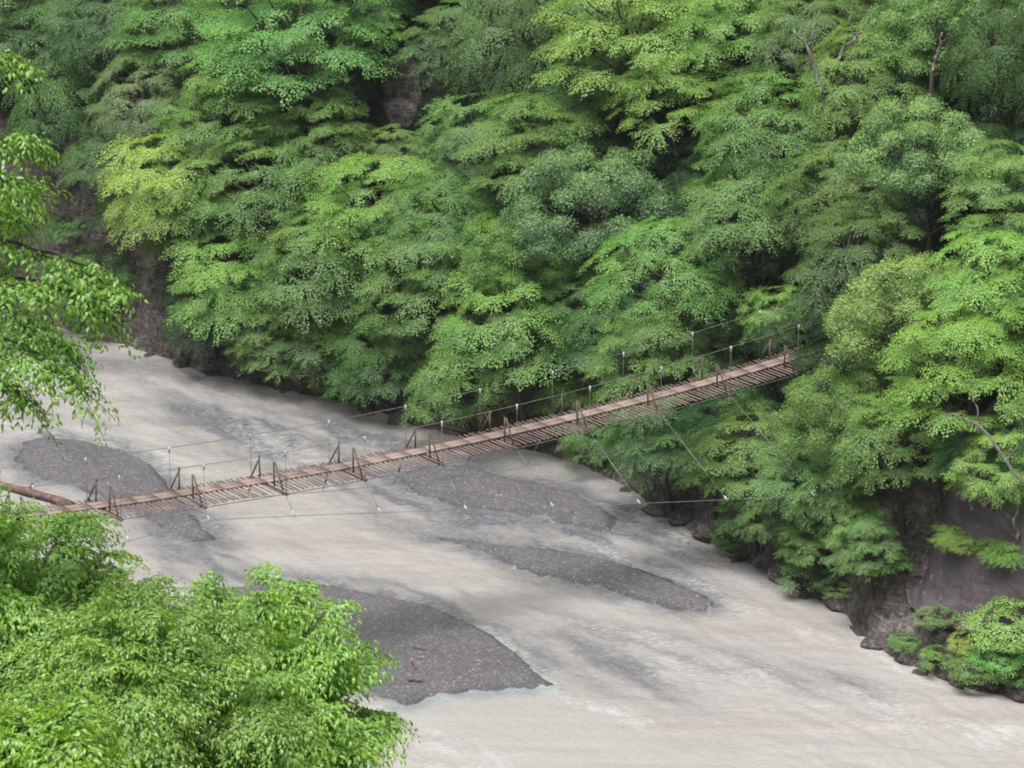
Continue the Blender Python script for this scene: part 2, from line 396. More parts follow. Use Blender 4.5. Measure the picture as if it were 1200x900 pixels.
def build_water():
    ca, cb = at_z(-120, 380)[:2] @ TV, at_z(1300, 910)[:2] @ TV
    a = np.concatenate([np.linspace(-170, ca, 20)[:-1], np.arange(ca, cb + 1, 0.16), np.linspace(cb + 1.2, 140, 20)])
    b0 = 20.0
    corners = np.array([at_z(x, y)[:2] @ NV for x, y in ((0, 900), (1200, 900), (0, 600))])
    bb = np.concatenate([np.linspace(b0, corners.min() - 1, 15)[:-1], np.arange(corners.min() - 1, sc.max() + 2, 0.11)])
    A, B = np.meshgrid(a, bb, indexing='ij')
    X = A * TV[0] + B * NV[0]; Y = A * TV[1] + B * NV[1]
    wx, wy = warp(X, Y, 0.3)
    st = 0.42   # features are drawn out along the flow
    def fl(x, y): return (x * TV[0] + y * TV[1]) * st, x * NV[0] + y * NV[1]
    fa, fb = fl(wx, wy)
    shoal = np.zeros_like(X)
    for pts, hw, soft, k in shoals:
        q = [fl(*at_z(*p)[:2]) for p in pts]
        dd = line_d(fa, fb, q)
        shoal = np.maximum(shoal, k * smooth(hw + soft * 0.6, hw * 0.4, dd))
    shoal *= 0.72 + 0.6 * np.clip(fbm(fa * 1.3, fb * 1.9, oct=4, seed=8), -0.7, 0.6)
    for k, poly in bars_w.items():
        sd = poly_sd(wx, wy, poly)
        up = 0.5 if k == 'big' else 0.9
        shoal = np.maximum(shoal, 0.9 * smooth(-1.5 * up, 0.05, sd + 0.3 * fbm(X * 1.1, Y * 1.1, oct=3, seed=6)))
    foam = np.zeros_like(X)
    for pts, hw, soft, k in foams:
        q = [fl(*at_z(*p)[:2]) for p in pts]
        foam = np.maximum(foam, k * smooth(hw + soft, 0, line_d(fa, fb, q)))
    foam *= 0.8 + 0.5 * fbm(fa * 2.2, fb * 2.0, oct=4, seed=18)
    calm = smooth(-0.4, 0.8, poly_sd(wx, wy, np.array([at_z(*p)[:2] for p in [(470, 830), (560, 812), (650, 808), (760, 850), (860, 890), (900, 940), (560, 940), (500, 880)]])))
    pool = smooth(1.1, 0, line_d(wx, wy, [tuple(at_z(*p)[:2]) for p in [(478, 829), (525, 815), (570, 810), (640, 808)]])) * 0.7
    # standing waves drawn out across the current, higher on the riffles
    amp = 0.03 + 0.04 * np.clip(foam + shoal * 0.5, 0, 1); amp = amp * (1 - 0.7 * calm)
    Z = amp * (fbm(A * 1.1, B * 1.9, oct=4, seed=25, gain=0.65))
    P = np.stack([X, Y, Z], -1).reshape(-1, 3)
    na, nd = A.shape
    i, j = np.meshgrid(np.arange(na - 1), np.arange(nd - 1), indexing='ij')
    F = np.stack([i * nd + j, (i + 1) * nd + j, (i + 1) * nd + j + 1, i * nd + j + 1], -1).reshape(-1, 4)
    me = make_mesh('river_water', P, F[:, ::-1].copy(), smooth_shade=True)
    attr(me, 'shoal', shoal.ravel()); attr(me, 'foam', np.clip(foam, 0, 1).ravel()); attr(me, 'calm', calm.ravel()); attr(me, 'pool', pool.ravel())
    t = NT('silty_water')
    rz = math.atan2(TV[1], TV[0])
    v = t.coords((0.45, 1.3, 1), (0, 0, -rz)); v2 = t.coords((0.8, 1.5, 1), (0, 0, -rz)); v3 = t.coords((0.12, 0.8, 1), (0, 0, -rz))
    big = t.noise(v3, 0.55, 4, 0.55, 0.5); med = t.noise(v, 1.6, 5, 0.6, 0.4); fine = t.noise(v2, 7.5, 6, 0.68, 0.3); tiny = t.noise(v2, 18, 3, 0.6); fleck = t.noise(t.coords((1.3, 3.6, 1), (0, 0, -rz)), 3.4, 4, .62, .2)
    base = t.ramp(big, [(0.3, (0.34, 0.32, 0.298)), (0.5, (0.375, 0.357, 0.337)), (0.7, (0.41, 0.396, 0.381))])
    base = t.mix(t.attr('calm'), base, (0.365, 0.35, 0.334))
    sh = t.math('MULTIPLY', t.attr('shoal'), t.math('ADD', 0.75, t.math('MULTIPLY', fine, 0.7)), True)
    base = t.mix(sh, base, t.ramp(t.noise(v2, 7.5, 6, 0.72), [(0.3, (0.085, 0.086, 0.093)), (0.52, (0.14, 0.143, 0.157)), (0.72, (0.27, 0.275, 0.30))]))
    base = t.mix(t.attr('pool'), base, (0.30, 0.345, 0.345))
    f0 = t.math('ADD', t.attr('foam'), t.math('MULTIPLY', t.attr('shoal'), 0.22))
    ft = t.math('ADD', t.math('MULTIPLY', f0, 0.30), t.math('MULTIPLY', t.math('ADD', fleck, t.math('MULTIPLY', med, 0.45)), 0.72))
    fm = t.ramp(ft, [(0.575, (0, 0, 0)), (0.93, (1, 1, 1))])
    base = t.mix(t.math('MULTIPLY', fm, 0.68), base, (0.56, 0.56, 0.555))
    streak = t.noise(t.coords((.10, 1.5, 1), (0, 0, -rz)), 1.1, 5, .6, .25)
    base = t.mix(1.0, base, t.ramp(streak, [(0.3, (0.94, .94, .945)), (0.55, (1, 1, 1)), (0.72, (1.08, 1.08, 1.08))]), 'MULTIPLY')
    base = t.mix(1.0, base, t.ramp(fine, [(0.3, (0.90, .90, .905)), (0.7, (1.09, 1.09, 1.09))]), 'MULTIPLY')
    nc = t.math('SUBTRACT', 1.0, t.math('MULTIPLY', t.attr('calm'), 0.75))
    h = t.math('MULTIPLY', t.math('ADD', t.math('MULTIPLY', med, 0.55), t.math('ADD', t.math('MULTIPLY', fine, 0.4), t.math('MULTIPLY', tiny, 0.10))), nc)
    t.principled(base, t.ramp(fm, [(0, (0.13,) * 3), (1, (0.45,) * 3)]), t.bump(h, 0.6, 0.15), 0.5)
    add_obj('river_water', me, t.m, kind='structure', label='fast milky grey river water with shoals and foam')
build_water()

t = NT('river_gravel'); v = t.coords()
vo = t.voro(v, 21); vb = t.voro(v, 9); n1 = t.noise(v, 0.7, 5, 0.6); n2 = t.noise(v, 3.5, 5, 0.65)
stone = t.ramp(t.n('ShaderNodeSeparateColor').outputs[0], [(0, (0, 0, 0)), (1, (1, 1, 1))])
sepn = [n for n in t.t.nodes if n.type == 'SEPARATE_COLOR'][0]; t.l(vo.outputs['Color'], sepn.inputs[0])
stone = t.ramp(sepn.outputs[0], [(0.0, (0.083, 0.081, 0.086)), (0.6, (0.116, 0.114, 0.120)), (0.9, (0.145, 0.143, 0.148)), (0.975, (0.19, 0.188, 0.19)), (1.0, (0.32, 0.315, 0.315))])
sb = t.n('ShaderNodeSeparateColor'); t.l(vb.outputs['Color'], sb.inputs[0])
stone = t.mix(t.ramp(sb.outputs[0], [(0.84, (0, 0, 0)), (0.94, (1, 1, 1))]), stone, t.mix(1.0, stone, (1.22, 1.21, 1.2), 'MULTIPLY'))
stone = t.mix(1.0, stone, t.ramp(n1, [(0.3, (0.82, 0.80, 0.82)), (0.7, (1.10, 1.07, 1.07))]), 'MULTIPLY')
stone = t.mix(1.0, stone, t.ramp(n2, [(0.3, (0.9,) * 3), (0.7, (1.12,) * 3)]), 'MULTIPLY')
wet = t.attr('wet')
stone = t.mix(wet, stone, t.mix(1.0, stone, (0.76, 0.76, 0.78), 'MULTIPLY'))
hh = t.math('ADD', t.math('MULTIPLY', vo.outputs['Distance'], -1.0), t.math('MULTIPLY', n2, 0.8))
M_GRAVEL = t.principled(stone, t.ramp(wet, [(0, (0.9,) * 3), (1, (0.45,) * 3)]), t.bump(hh, 0.35, 0.04), 0.3)

bar_h = {}
def bar_height(k, X, Y):
    sd = poly_sd(*warp(X, Y, 0.13), bars_w[k])
    n = 0.035 * fbm(X * 0.5, Y * 0.5, oct=3, seed=55) + 0.012 * fbm(X * 4, Y * 4, oct=3, seed=56)
    rise = {'big': 0.17, 'left': 0.17, 'mid': 0.14, 'long': 0.2}[k]
    return np.where(sd > 0, .065 + .11 * (1 - np.exp(-sd * rise * 4)), sd * .3 + .03) + n * smooth(0.15, 1.0, sd), sd
for k, poly in bars_w.items():
    lo, hi = poly.min(0) - 1.6, poly.max(0) + 1.6
    xs, ys = np.arange(lo[0], hi[0], 0.09), np.arange(lo[1], hi[1], 0.09)
    X, Y = np.meshgrid(xs, ys, indexing='ij')
    Z, sd = bar_height(k, X, Y)
    P = np.stack([X, Y, Z], -1).reshape(-1, 3)
    na, nd = X.shape
    i, j = np.meshgrid(np.arange(na - 1), np.arange(nd - 1), indexing='ij')
    F = np.stack([i * nd + j, (i + 1) * nd + j, (i + 1) * nd + j + 1, i * nd + j + 1], -1).reshape(-1, 4)
    keep = (Z.ravel()[F] > -0.16).any(1)
    F = F[keep]
    used = np.unique(F); mp = np.full(len(P), -1); mp[used] = np.arange(len(used))
    me = make_mesh('gravel_bar', P[used], mp[F], smooth_shade=True)
    attr(me, 'wet', smooth(0.085, 0.025, Z.ravel()[used]))
    add_obj('gravel_bar', me, M_GRAVEL, kind='structure', label={'left': 'grey gravel bar at the left passing under the footbridge', 'mid': 'flat gravel bar behind the footbridge in midstream',
        'long': 'long narrow gravel bar in midstream in front of the footbridge', 'big': 'largest gravel bar beside the near treetops'}[k])

# ------------------------------------------------------------------ leaves, sprays and crowns
rs = np.random.RandomState
UPV = np.array([0, 0, 1.0])
def unit(v): return v / (np.linalg.norm(v, axis=-1, keepdims=True) + 1e-9)
class Leaves:
    def __init__(s): s.P, s.D, s.N, s.L, s.T = [], [], [], [], []
    def add(s, P, D, N, L, T):
        s.P.append(P); s.D.append(D); s.N.append(N); s.L.append(L); s.T.append(T)
    def mesh(s, name, wide=0.5, curl=0.25, fine=False):
        P, D, N = map(np.concatenate, (s.P, s.D, s.N)); L, T = np.concatenate(s.L), np.concatenate(s.T)
        D = unit(D); S = unit(np.cross(D, N)); N = np.cross(S, D)
        L1 = L[:, None]; Wd = wide * L1
        n = len(P)
        if not fine:
            V = np.stack([P, P + .45 * L1 * D + .5 * Wd * S + .12 * L1 * N, P + L1 * D - curl * L1 * N, P + .45 * L1 * D - .5 * Wd * S + .12 * L1 * N], 1)
            F = np.arange(4 * n).reshape(n, 4)
            me = make_mesh(name, V.reshape(-1, 3), F)
            attr(me, 'tone', T, 'FACE')
        else:
            a, b = P + .3 * L1 * D + .06 * L1 * N, P + .68 * L1 * D - .25 * curl * L1 * N
            V = np.stack([P, a + .46 * Wd * S + .05 * L1 * N, a - .46 * Wd * S + .05 * L1 * N, b + .40 * Wd * S + .03 * L1 * N, b - .40 * Wd * S + .03 * L1 * N, P + L1 * D - curl * L1 * N], 1)
            o = np.arange(n) * 6
            lp = np.stack([o, o + 1, o + 2, o + 2, o + 1, o + 3, o + 4, o + 4, o + 3, o + 5], 1).ravel()
            st = (np.arange(n)[:, None] * 10 + np.array([0, 3, 7])).ravel()
            me = make_mesh(name, V.reshape(-1, 3), loops=lp, starts=st, smooth_shade=True)
            attr(me, 'tone', np.repeat(T, 3), 'FACE')
        return me

def spray(lv, r, c, out, nrm, R, leaf, n_tw, droop=0.3, jit=0.3, step=0.55, hang=0.25, tone0=0.5, span=1.9, tw_out=None, fill=.55):
    """a flat fan of leafy twigs, like one spray of a broadleaf bough"""
    out = unit(out - nrm * (out @ nrm)); side = np.cross(nrm, out)
    phi = np.linspace(-span, span, n_tw) + r.uniform(-.16, .16, n_tw)
    ln = R * (0.62 + 0.42 * np.cos(phi * 0.75)) * r.uniform(.72, 1.2, n_tw)
    start = c - out * R * 0.4
    ub = []; ib = []
    for k in range(n_tw):
        m = max(3, int(ln[k] / (leaf * step)))
        ub.append((np.arange(m) + r.uniform(0, 1, m)) / m); ib.append(np.full(m, k))
    u = np.concatenate(ub); ix = np.concatenate(ib)
    u = np.repeat(u, 2); ix = np.repeat(ix, 2); sgn = np.tile([1, -1], len(u) // 2)
    bend = phi[ix] * (1 + 0.15 * u)
    td = np.cos(bend)[:, None] * out + np.sin(bend)[:, None] * side
    dist = u * ln[ix]
    P = start + td * dist[:, None] - UPV * (droop * dist ** 2 / R)[:, None] + nrm * r.normal(0, 0.035 * R, len(u))[:, None] + r.normal(0, 0.012, (len(u), 3))
    sd = np.cross(nrm, td) * sgn[:, None]
    P = P + sd * (np.abs(r.normal(0, .5, len(u))) * dist * (2 * span / n_tw) * fill)[:, None]
    ang = r.uniform(.5, 1.15, len(u))
    D = td * np.cos(ang)[:, None] + sd * np.sin(ang)[:, None] - UPV * (hang + (2 * droop * dist / R)[:, ] * 0.5)[:, None] + r.normal(0, .15, (len(u), 3))
    N = nrm + r.normal(0, jit, (len(u), 3)) + td * (droop * 0.6 * u)[:, None]
    L = leaf * r.uniform(.7, 1.2, len(u)) * (1 - 0.25 * (u > .9))
    T = np.clip(tone0 + 0.2 * (u - .4) + r.normal(0, .085, len(u)) + 0.25 * (r.rand(len(u)) < .03), 0, 1)
    lv.add(P, D, N, L, T)
    if tw_out is not None:
        for k in range(n_tw):
            q = np.linspace(0, .9, 5)[:, None]
            tdk = math.cos(phi[k]) * out + math.sin(phi[k]) * side
            tw_out.append(start + tdk * q * ln[k] - UPV * droop * (q * ln[k]) ** 2 / R)
def clump(lv, r, c, outd, R, leaf, n, tone0=0.5):
    d = unit(r.normal(size=(n, 3)) + outd * 0.9 + UPV * 0.35)
    rad = R * r.uniform(.62, 1.08, n) * (1 + .25 * vnoise(d[:, 0] * 2 + c[0], d[:, 1] * 2 + c[1], d[:, 2] * 2, 5))
    P = c + d * rad[:, None] * np.array([1.05, 1.05, .8])
    D = unit(d * .15 + r.normal(0, .7, (n, 3)) - UPV * .2)
    N = unit(d + UPV * .6 + r.normal(0, .25, (n, 3)))
    L = leaf * r.uniform(.7, 1.2, n)
    T = np.clip(tone0 + .18 * (d[:, 2]) + r.normal(0, .09, n), 0, 1)  # lit upper side of each clump painted into the tone
    lv.add(P, D, N, L, T)

HC = 4.2       # height of the crown's centre above the root in a prototype
def crown_points(r, n, rx, rz, mind, zlo=-0.45, tier=0.0):
    pts = []; tries = 0
    while len(pts) < n and tries < 6000:
        tries += 1
        d = unit(r.normal(size=3))
        if d[2] < zlo: continue
        k = r.uniform(.80, 1.06) if tier >= 0 else r.uniform(.58, 1.16)
        p = d * np.array([rx, rx, rz]) * k
        p[:2] += 0.25 * np.array([math.sin(3 * d[2] + r.rand()), math.cos(4 * d[0])])
        if tier > 0: p[2] = (math.floor(p[2] / tier) + .5) * tier + r.normal(0, .12)
        if all(np.linalg.norm((p - q) * np.array([1, 1, 1.5])) > mind for q in pts): pts.append(p)
    return pts
def make_tree_meshes(seed, style):
    r = rs(seed); lv = Leaves(); mb = MB()
    rx, rz = {'layer': (2.3, 2.2), 'fine': (2.3, 2.0), 'clump': (2.2, 2.0), 'droop': (2.1, 2.5), 'shrub': (1.9, 1.5)}[style]
    cen = np.array([0, 0, HC])
    inner = 5
    if style in ('layer', 'fine', 'droop'):
        shell = crown_points(r, 36 if style == 'layer' else 44, rx, rz, .95 if style == 'layer' else .82, zlo=-.25, tier=.78 if style == 'layer' else 0.0)
    else:
        shell = crown_points(r, 46, rx, rz, .72, tier=-1) if style == 'clump' else crown_points(r, 34, rx, rz, .6)
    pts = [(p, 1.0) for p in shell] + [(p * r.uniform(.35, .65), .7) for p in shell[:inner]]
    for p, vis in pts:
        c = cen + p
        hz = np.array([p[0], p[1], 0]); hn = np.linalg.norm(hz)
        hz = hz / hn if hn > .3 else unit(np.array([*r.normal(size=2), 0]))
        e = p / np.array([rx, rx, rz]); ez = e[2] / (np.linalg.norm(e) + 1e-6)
        tone0 = 0.34 + 0.16 * ez + r.normal(0, .07) - (0.2 if vis < 1 else 0)  # crown light and shade put into tone: lighter top, darker inner sprays
        if style == 'layer':
            tl = math.radians(r.uniform(0, 24)) * (1.1 - .6 * ez)
            out = hz * math.cos(tl) - UPV * math.sin(tl); nrm = unit(UPV * math.cos(tl) + hz * math.sin(tl) + r.normal(0, .1, 3))
            spray(lv, r, c, out, nrm, r.uniform(.6, 1.3), .076, 19, droop=.14, jit=.15, step=.5, hang=.06, tone0=tone0)
        elif style == 'fine':
            tl = math.radians(r.uniform(10, 40)) * (1.15 - .7 * ez)
            out = hz * math.cos(tl) - UPV * math.sin(tl) * .6; nrm = unit(UPV * math.cos(tl) + hz * math.sin(tl) + r.normal(0, .16, 3))
            spray(lv, r, c, out, nrm, r.uniform(.5, 1.05), .062, 17, droop=.18, jit=.2, step=.55, hang=.1, tone0=tone0)
        elif style == 'shrub':
            tl = math.radians(r.uniform(-25, 30)) * (1.1 - .5 * ez)
            out = unit(hz * math.cos(tl) - UPV * math.sin(tl)); nrm = unit(UPV * math.cos(tl) + hz * math.sin(tl) + r.normal(0, .25, 3))
            spray(lv, r, c, out, nrm, r.uniform(.5, .95), .15, 7, droop=.35, jit=.4, step=.55, hang=.2, tone0=tone0, span=1.3)
        elif style == 'droop':
            tl = math.radians(r.uniform(25, 58)) * (1.2 - .6 * ez)
            out = hz * math.cos(tl) - UPV * math.sin(tl); nrm = unit(UPV * math.cos(tl) + hz * math.sin(tl) + r.normal(0, .1, 3))
            spray(lv, r, c, out, nrm, r.uniform(.7, 1.1), .078, 16, droop=.4, jit=.25, step=.5, hang=.35, tone0=tone0, span=1.5)
        else:
            clump(lv, r, c, unit(p + UPV * .5), r.uniform(.42, .7), .078, int(800 * vis), tone0)
    # trunk with limbs
    lean = r.normal(0, .25, 2)
    tp = np.array([[lean[0] * s + .08 * math.sin(7 * s), lean[1] * s + .08 * math.cos(5 * s), s * (HC + .6)] for s in np.linspace(-.08, 1, 9)])
    mb.tube(tp, np.linspace(.14, .05, 9), 7)
    for p, vis in pts:
        if r.rand() < .25: continue
        c = cen + p * .96
        k = min(8, max(2, int((c[2] - .9) / (HC + .6) * 8)) - r.randint(0, 2))
        b = tp[max(2, k)]
        mid = b * .45 + c * .55 + np.array([0, 0, -.25]) + r.normal(0, .12, 3)
        s = np.linspace(0, 1, 6)[:, None]
        mb.tube(b * (1 - s) ** 2 + 2 * mid * s * (1 - s) + c * s * s, np.linspace(.045, .012, 6), 5, cap=False)
    return mb.mesh('trunk', True), lv.mesh('crown', .52, .22)

random.seed(4)
PROTO = {}
for st, cnt in (('layer', 4), ('fine', 3), ('clump', 3), ('droop', 2), ('shrub', 2)):
    PROTO[st] = []
    for i in range(cnt):
        tm, cm = make_tree_meshes(100 * len(st) + 7 * i + ord(st[0]), st)
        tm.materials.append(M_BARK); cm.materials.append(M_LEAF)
        PROTO[st].append((tm, cm))

COLS = {  # leaf colours, linear
 'bright': (0.225, 0.450, 0.118), 'spring': (0.260, 0.470, 0.120), 'yellow': (0.345, 0.510, 0.120), 'mid': (0.188, 0.345, 0.106),
 'deep': (0.118, 0.235, 0.075), 'blue': (0.150, 0.275, 0.105), 'grey': (0.215, 0.345, 0.155), 'pale': (0.290, 0.450, 0.185), 'olive': (0.205, 0.365, 0.108),
 'shade': (0.050, 0.115, 0.042)}  # leaf green darkened to paint the shade of the canopy gaps
TREE_R = random.Random(12)
def place_tree(name, px, py, w, style, col, label, cat='tree', group='trees on the far slope', squash=1.0, idx=None, lean=None, hc_k=1.0, sink=0.0, jc=0.12):
    t = np.arange(70, 150, 0.05)
    dr = ray(px, py); C = CAM + t[:, None] * dr
    s = w * t / FPX / 5.0
    ln = math.radians(TREE_R.uniform(4, 16) if lean is None else lean)
    upd = np.array([-NV[0] * math.sin(ln), -NV[1] * math.sin(ln), math.cos(ln)])
    base = C - (s * HC * hc_k)[:, None] * upd
    h, d = far_h_xy(base[:, 0], base[:, 1])
    ok = (base[:, 2] <= h - sink) & (d > .25)
    if not ok.any(): return None
    i = int(np.argmax(ok)); s = float(s[i]); root = base[i].copy()
    o = empty(name, root, label, cat, group)
    o.rotation_mode = 'QUATERNION'
    q = Vector((0, 0, 1)).rotation_difference(Vector(upd))
    from mathutils import Quaternion
    o.rotation_quaternion = q @ Quaternion((0, 0, 1), TREE_R.uniform(0, 6.28))
    zz = squash
    o.scale = (s, s, s * zz) if hc_k == 1.0 else (s, s, s * hc_k)
    pr = PROTO[style]; tm, cm = pr[TREE_R.randrange(len(pr)) if idx is None else idx % len(pr)]
    tr = add_obj('trunk', tm, None, o); cr = add_obj('crown', cm, None, o)
    b = COLS[col]; b = (b[0] * 1.12, b[1] * 1.06, b[2] * 1.1); j = [TREE_R.uniform(1 - jc, 1 + jc) for _ in range(3)]; k = TREE_R.uniform(.92, 1.08)
    cr.color = (b[0] * k * j[0], b[1] * k * (1 + (j[1] - 1) * .4), b[2] * k * j[2], 1)
    return o

T = [
 # px, py, width, style, colour, label
 (30, 40, 190, 'layer', 'blue', 'shaded bluish tree in the top left corner of the far slope'),  # bluish dark leaf tint stands for the shade in this corner
 (120, 30, 170, 'fine', 'deep', 'shaded green tree along the top edge, second from the left corner'),  # corner shade put into the darker leaf colour
 (205, 40, 170, 'layer', 'mid', 'mid green tree at the top edge left of the large bright maple-like tree'),
 (340, 60, 245, 'layer', 'bright', 'large bright green tiered tree at the top left of centre'),
 (70, 135, 170, 'droop', 'blue', 'shaded bluish tree above the dark rock hollow at the left'),  # its shade is painted by the bluish leaf tint
 (165, 120, 160, 'fine', 'grey', 'dull grey-green tree above the yellow-green tree'),
 (265, 140, 170, 'layer', 'mid', 'green tree just below the large bright tiered tree'),
 (195, 222, 175, 'layer', 'yellow', 'yellow-green tree growing from the left cliff, the most yellow crown'),
 (305, 225, 215, 'fine', 'olive', 'broad dull olive tree right of the yellow-green tree'),
 (372, 170, 150, 'layer', 'mid', 'mid green tree left of the bare grey cliff patch'),
 (425, 38, 100, 'layer', 'spring', 'small vivid green tree above the bare grey cliff patch'),
 (532, 55, 135, 'layer', 'blue', 'bluish green tree right of the bare grey cliff patch'),
 (462, 182, 90, 'layer', 'mid', 'small green tree growing just below the bare grey cliff patch'),
 (600, 60, 200, 'droop', 'blue', 'tall drooping blue-green tree at the top centre'),
 (560, 165, 150, 'layer', 'mid', 'mid green tree with level tiers under the drooping blue-green tree'),
 (625, 180, 185, 'layer', 'mid', 'wide green tree with flat tiers above a dark gap near the centre'),
 (740, 45, 230, 'layer', 'spring', 'large yellowish green tiered tree at the top right of centre'),
 (790, 120, 180, 'layer', 'spring', 'light green tree overhanging a dark gap right of centre'),
 (860, 45, 190, 'layer', 'bright', 'light green tree at the top edge beside the pale bare limbs'),
 (270, 335, 170, 'layer', 'bright', 'fresh green tree overhanging the cliff at the left bend of the river'),
 (220, 285, 110, 'fine', 'deep', 'small dark tree under the yellow-green tree on the cliff'),
 (370, 320, 190, 'layer', 'mid', 'green tree in the middle of the left slope under the olive tree'),
 (445, 255, 190, 'layer', 'bright', 'bright green tree with feathery tiers left of centre'),
 (520, 265, 170, 'fine', 'mid', 'fine leaved green tree below the level tiered tree'),
 (695, 255, 210, 'clump', 'grey', 'round grey-green broadleaf tree in the middle of the slope'),
 (500, 345, 190, 'layer', 'mid', 'green tree with spreading tiers above the low waterside trees'),
 (600, 310, 160, 'clump', 'mid', 'green broadleaf tree left of the round grey-green tree'),
 (595, 400, 210, 'layer', 'bright', 'wide bright tree reaching out over the river behind the bridge'),
 (780, 330, 215, 'fine', 'bright', 'tall fresh green tree behind the right half of the bridge'),
 (700, 385, 150, 'layer', 'deep', 'dark green tree between the grey-green tree and the bridge'),
 (540, 455, 165, 'fine', 'mid', 'low pale feathery tree leaning over the water behind the bridge'),
 (390, 400, 160, 'layer', 'deep', 'deep green waterside tree below the left slope'),
 (325, 400, 140, 'layer', 'mid', 'waterside tree above the left rock wall'),
 (450, 425, 150, 'layer', 'deep', 'shaded waterside tree upstream of the low pale tree'),
 (765, 430, 170, 'layer', 'mid', 'tree just above the bridge deck at its right half'),
 (905, 165, 220, 'fine', 'mid', 'broad soft green tree below the pale bare limbs'),
 (1010, 100, 200, 'fine', 'olive', 'olive green tree in the upper right quarter'),
 (940, 40, 170, 'fine', 'mid', 'green tree at the top edge behind the pale bare limbs'),
 (1080, 40, 170, 'clump', 'olive', 'dull olive broadleaf tree at the top edge on the right'),
 (1175, 70, 180, 'droop', 'deep', 'dark layered evergreen in the top right corner'),
 (1085, 195, 190, 'clump', 'pale', 'pale yellow-grey broadleaf tree in the upper right, the palest crown'),
 (1175, 240, 175, 'layer', 'bright', 'bright green tree at the right edge beside the palest crown'),
 (880, 255, 210, 'fine', 'mid', 'wide mid green tree above the right end of the bridge'),
 (985, 235, 190, 'fine', 'mid', 'mid green tree left of the palest crown'),
 (1000, 315, 190, 'layer', 'deep', 'dark tree behind the round tree at the bridge end'),
 (1062, 385, 205, 'clump', 'pale', 'large round pale tree standing at the right end of the bridge'),
 (912, 372, 100, 'layer', 'spring', 'small yellow-green tree overhanging the right end of the bridge'),
 (1170, 340, 190, 'layer', 'bright', 'bright tiered tree at the right edge above the spreading tree'),
 (1135, 445, 215, 'layer', 'spring', 'spreading light green tree with pale forked limbs at the right'),
 (1170, 548, 140, 'layer', 'spring', 'light green tree at the right edge above the bare dark rock'),
 (985, 490, 165, 'clump', 'mid', 'green tree below the round pale tree at the bridge end'),
 (880, 540, 170, 'layer', 'olive', 'yellowish tiered tree below the right part of the bridge'),
 (1050, 520, 170, 'layer', 'mid', 'green tree left of the spreading tree with pale limbs'),
 (955, 560, 150, 'layer', 'mid', 'tiered green tree low on the right bank'),
 (770, 520, 150, 'layer', 'deep', 'dark tree in the shade under the right half of the bridge'),
 (700, 515, 110, 'fine', 'mid', 'small pale green tree peeping out under the bridge deck'),
 (980, 585, 120, 'layer', 'mid', 'green tree beside the left edge of the bare dark rock'),
 (885, 590, 115, 'layer', 'deep', 'dark low tree above the waterline rocks on the right bank'),
 (834, 548, 95, 'fine', 'deep', 'dark low tree beside the rocky point in the river'),
 (962, 632, 120, 'layer', 'mid', 'low green tree over the waterline between the greyish bush and the rocks'),
 (918, 606, 110, 'fine', 'olive', 'small olive tree low on the right bank upstream of the greyish bush'),
 (1015, 638, 100, 'layer', 'olive', 'small olive tree touching the left edge of the bare dark rock'),
]
for i, (px, py, w, st, col, lab) in enumerate(T):
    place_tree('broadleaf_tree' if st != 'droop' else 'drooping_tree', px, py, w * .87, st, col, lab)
SH = [
 (950, 668, 105, 'shrub', 'grey', 'greyish bush at the waterline left of the bare dark rock'),
 (1030, 655, 95, 'shrub', 'olive', 'yellowish bush at the left edge of the bare dark rock'),
 (1096, 722, 70, 'shrub', 'grey', 'round grey-green bush at the foot of the bare dark rock'),
 (1132, 752, 52, 'shrub', 'yellow', 'small vivid yellow-green bush below the bare dark rock'),
 (1182, 728, 130, 'shrub', 'spring', 'light green shrub at the right edge below the bare dark rock'),
 (1150, 780, 95, 'shrub', 'mid', 'low green bush beside the water at the lower right'),
 (1100, 768, 66, 'shrub', 'mid', 'low green bush left of the vivid yellow-green one'),
 (1192, 790, 60, 'shrub', 'deep', 'dark low bush in the lower right corner of the bank'),
 (1135, 628, 80, 'layer', 'spring', 'light green branchy shrub hanging over the top of the bare dark rock'),
 (1185, 642, 80, 'layer', 'bright', 'green shrub at the right edge hanging over the bare dark rock'),
 (1062, 752, 55, 'shrub', 'olive', 'low olive bush on the ledge left of the other bushes'),
 (1175, 765, 90, 'shrub', 'bright', 'bright green bush under the light green shrub at the right edge'),
 (860, 632, 60, 'shrub', 'mid', 'small green bush above the grey rocks on the right bank'),
 (225, 375, 70, 'shrub', 'mid', 'green bush on the cliff foot at the left bend'),
 (85, 265, 80, 'shrub', 'deep', 'dark bush clinging to the left cliff'),
 (390, 448, 60, 'shrub', 'olive', 'small yellowish bush at the waterline under the left trees'),
 (990, 690, 60, 'shrub', 'mid', 'small green bush on the rocks where the bank turns'),
]
for px, py, w, st, col, lab in SH:
    place_tree('shrub', px, py, w, st, col, lab, 'bush', 'bushes along the far bank', hc_k=.42)

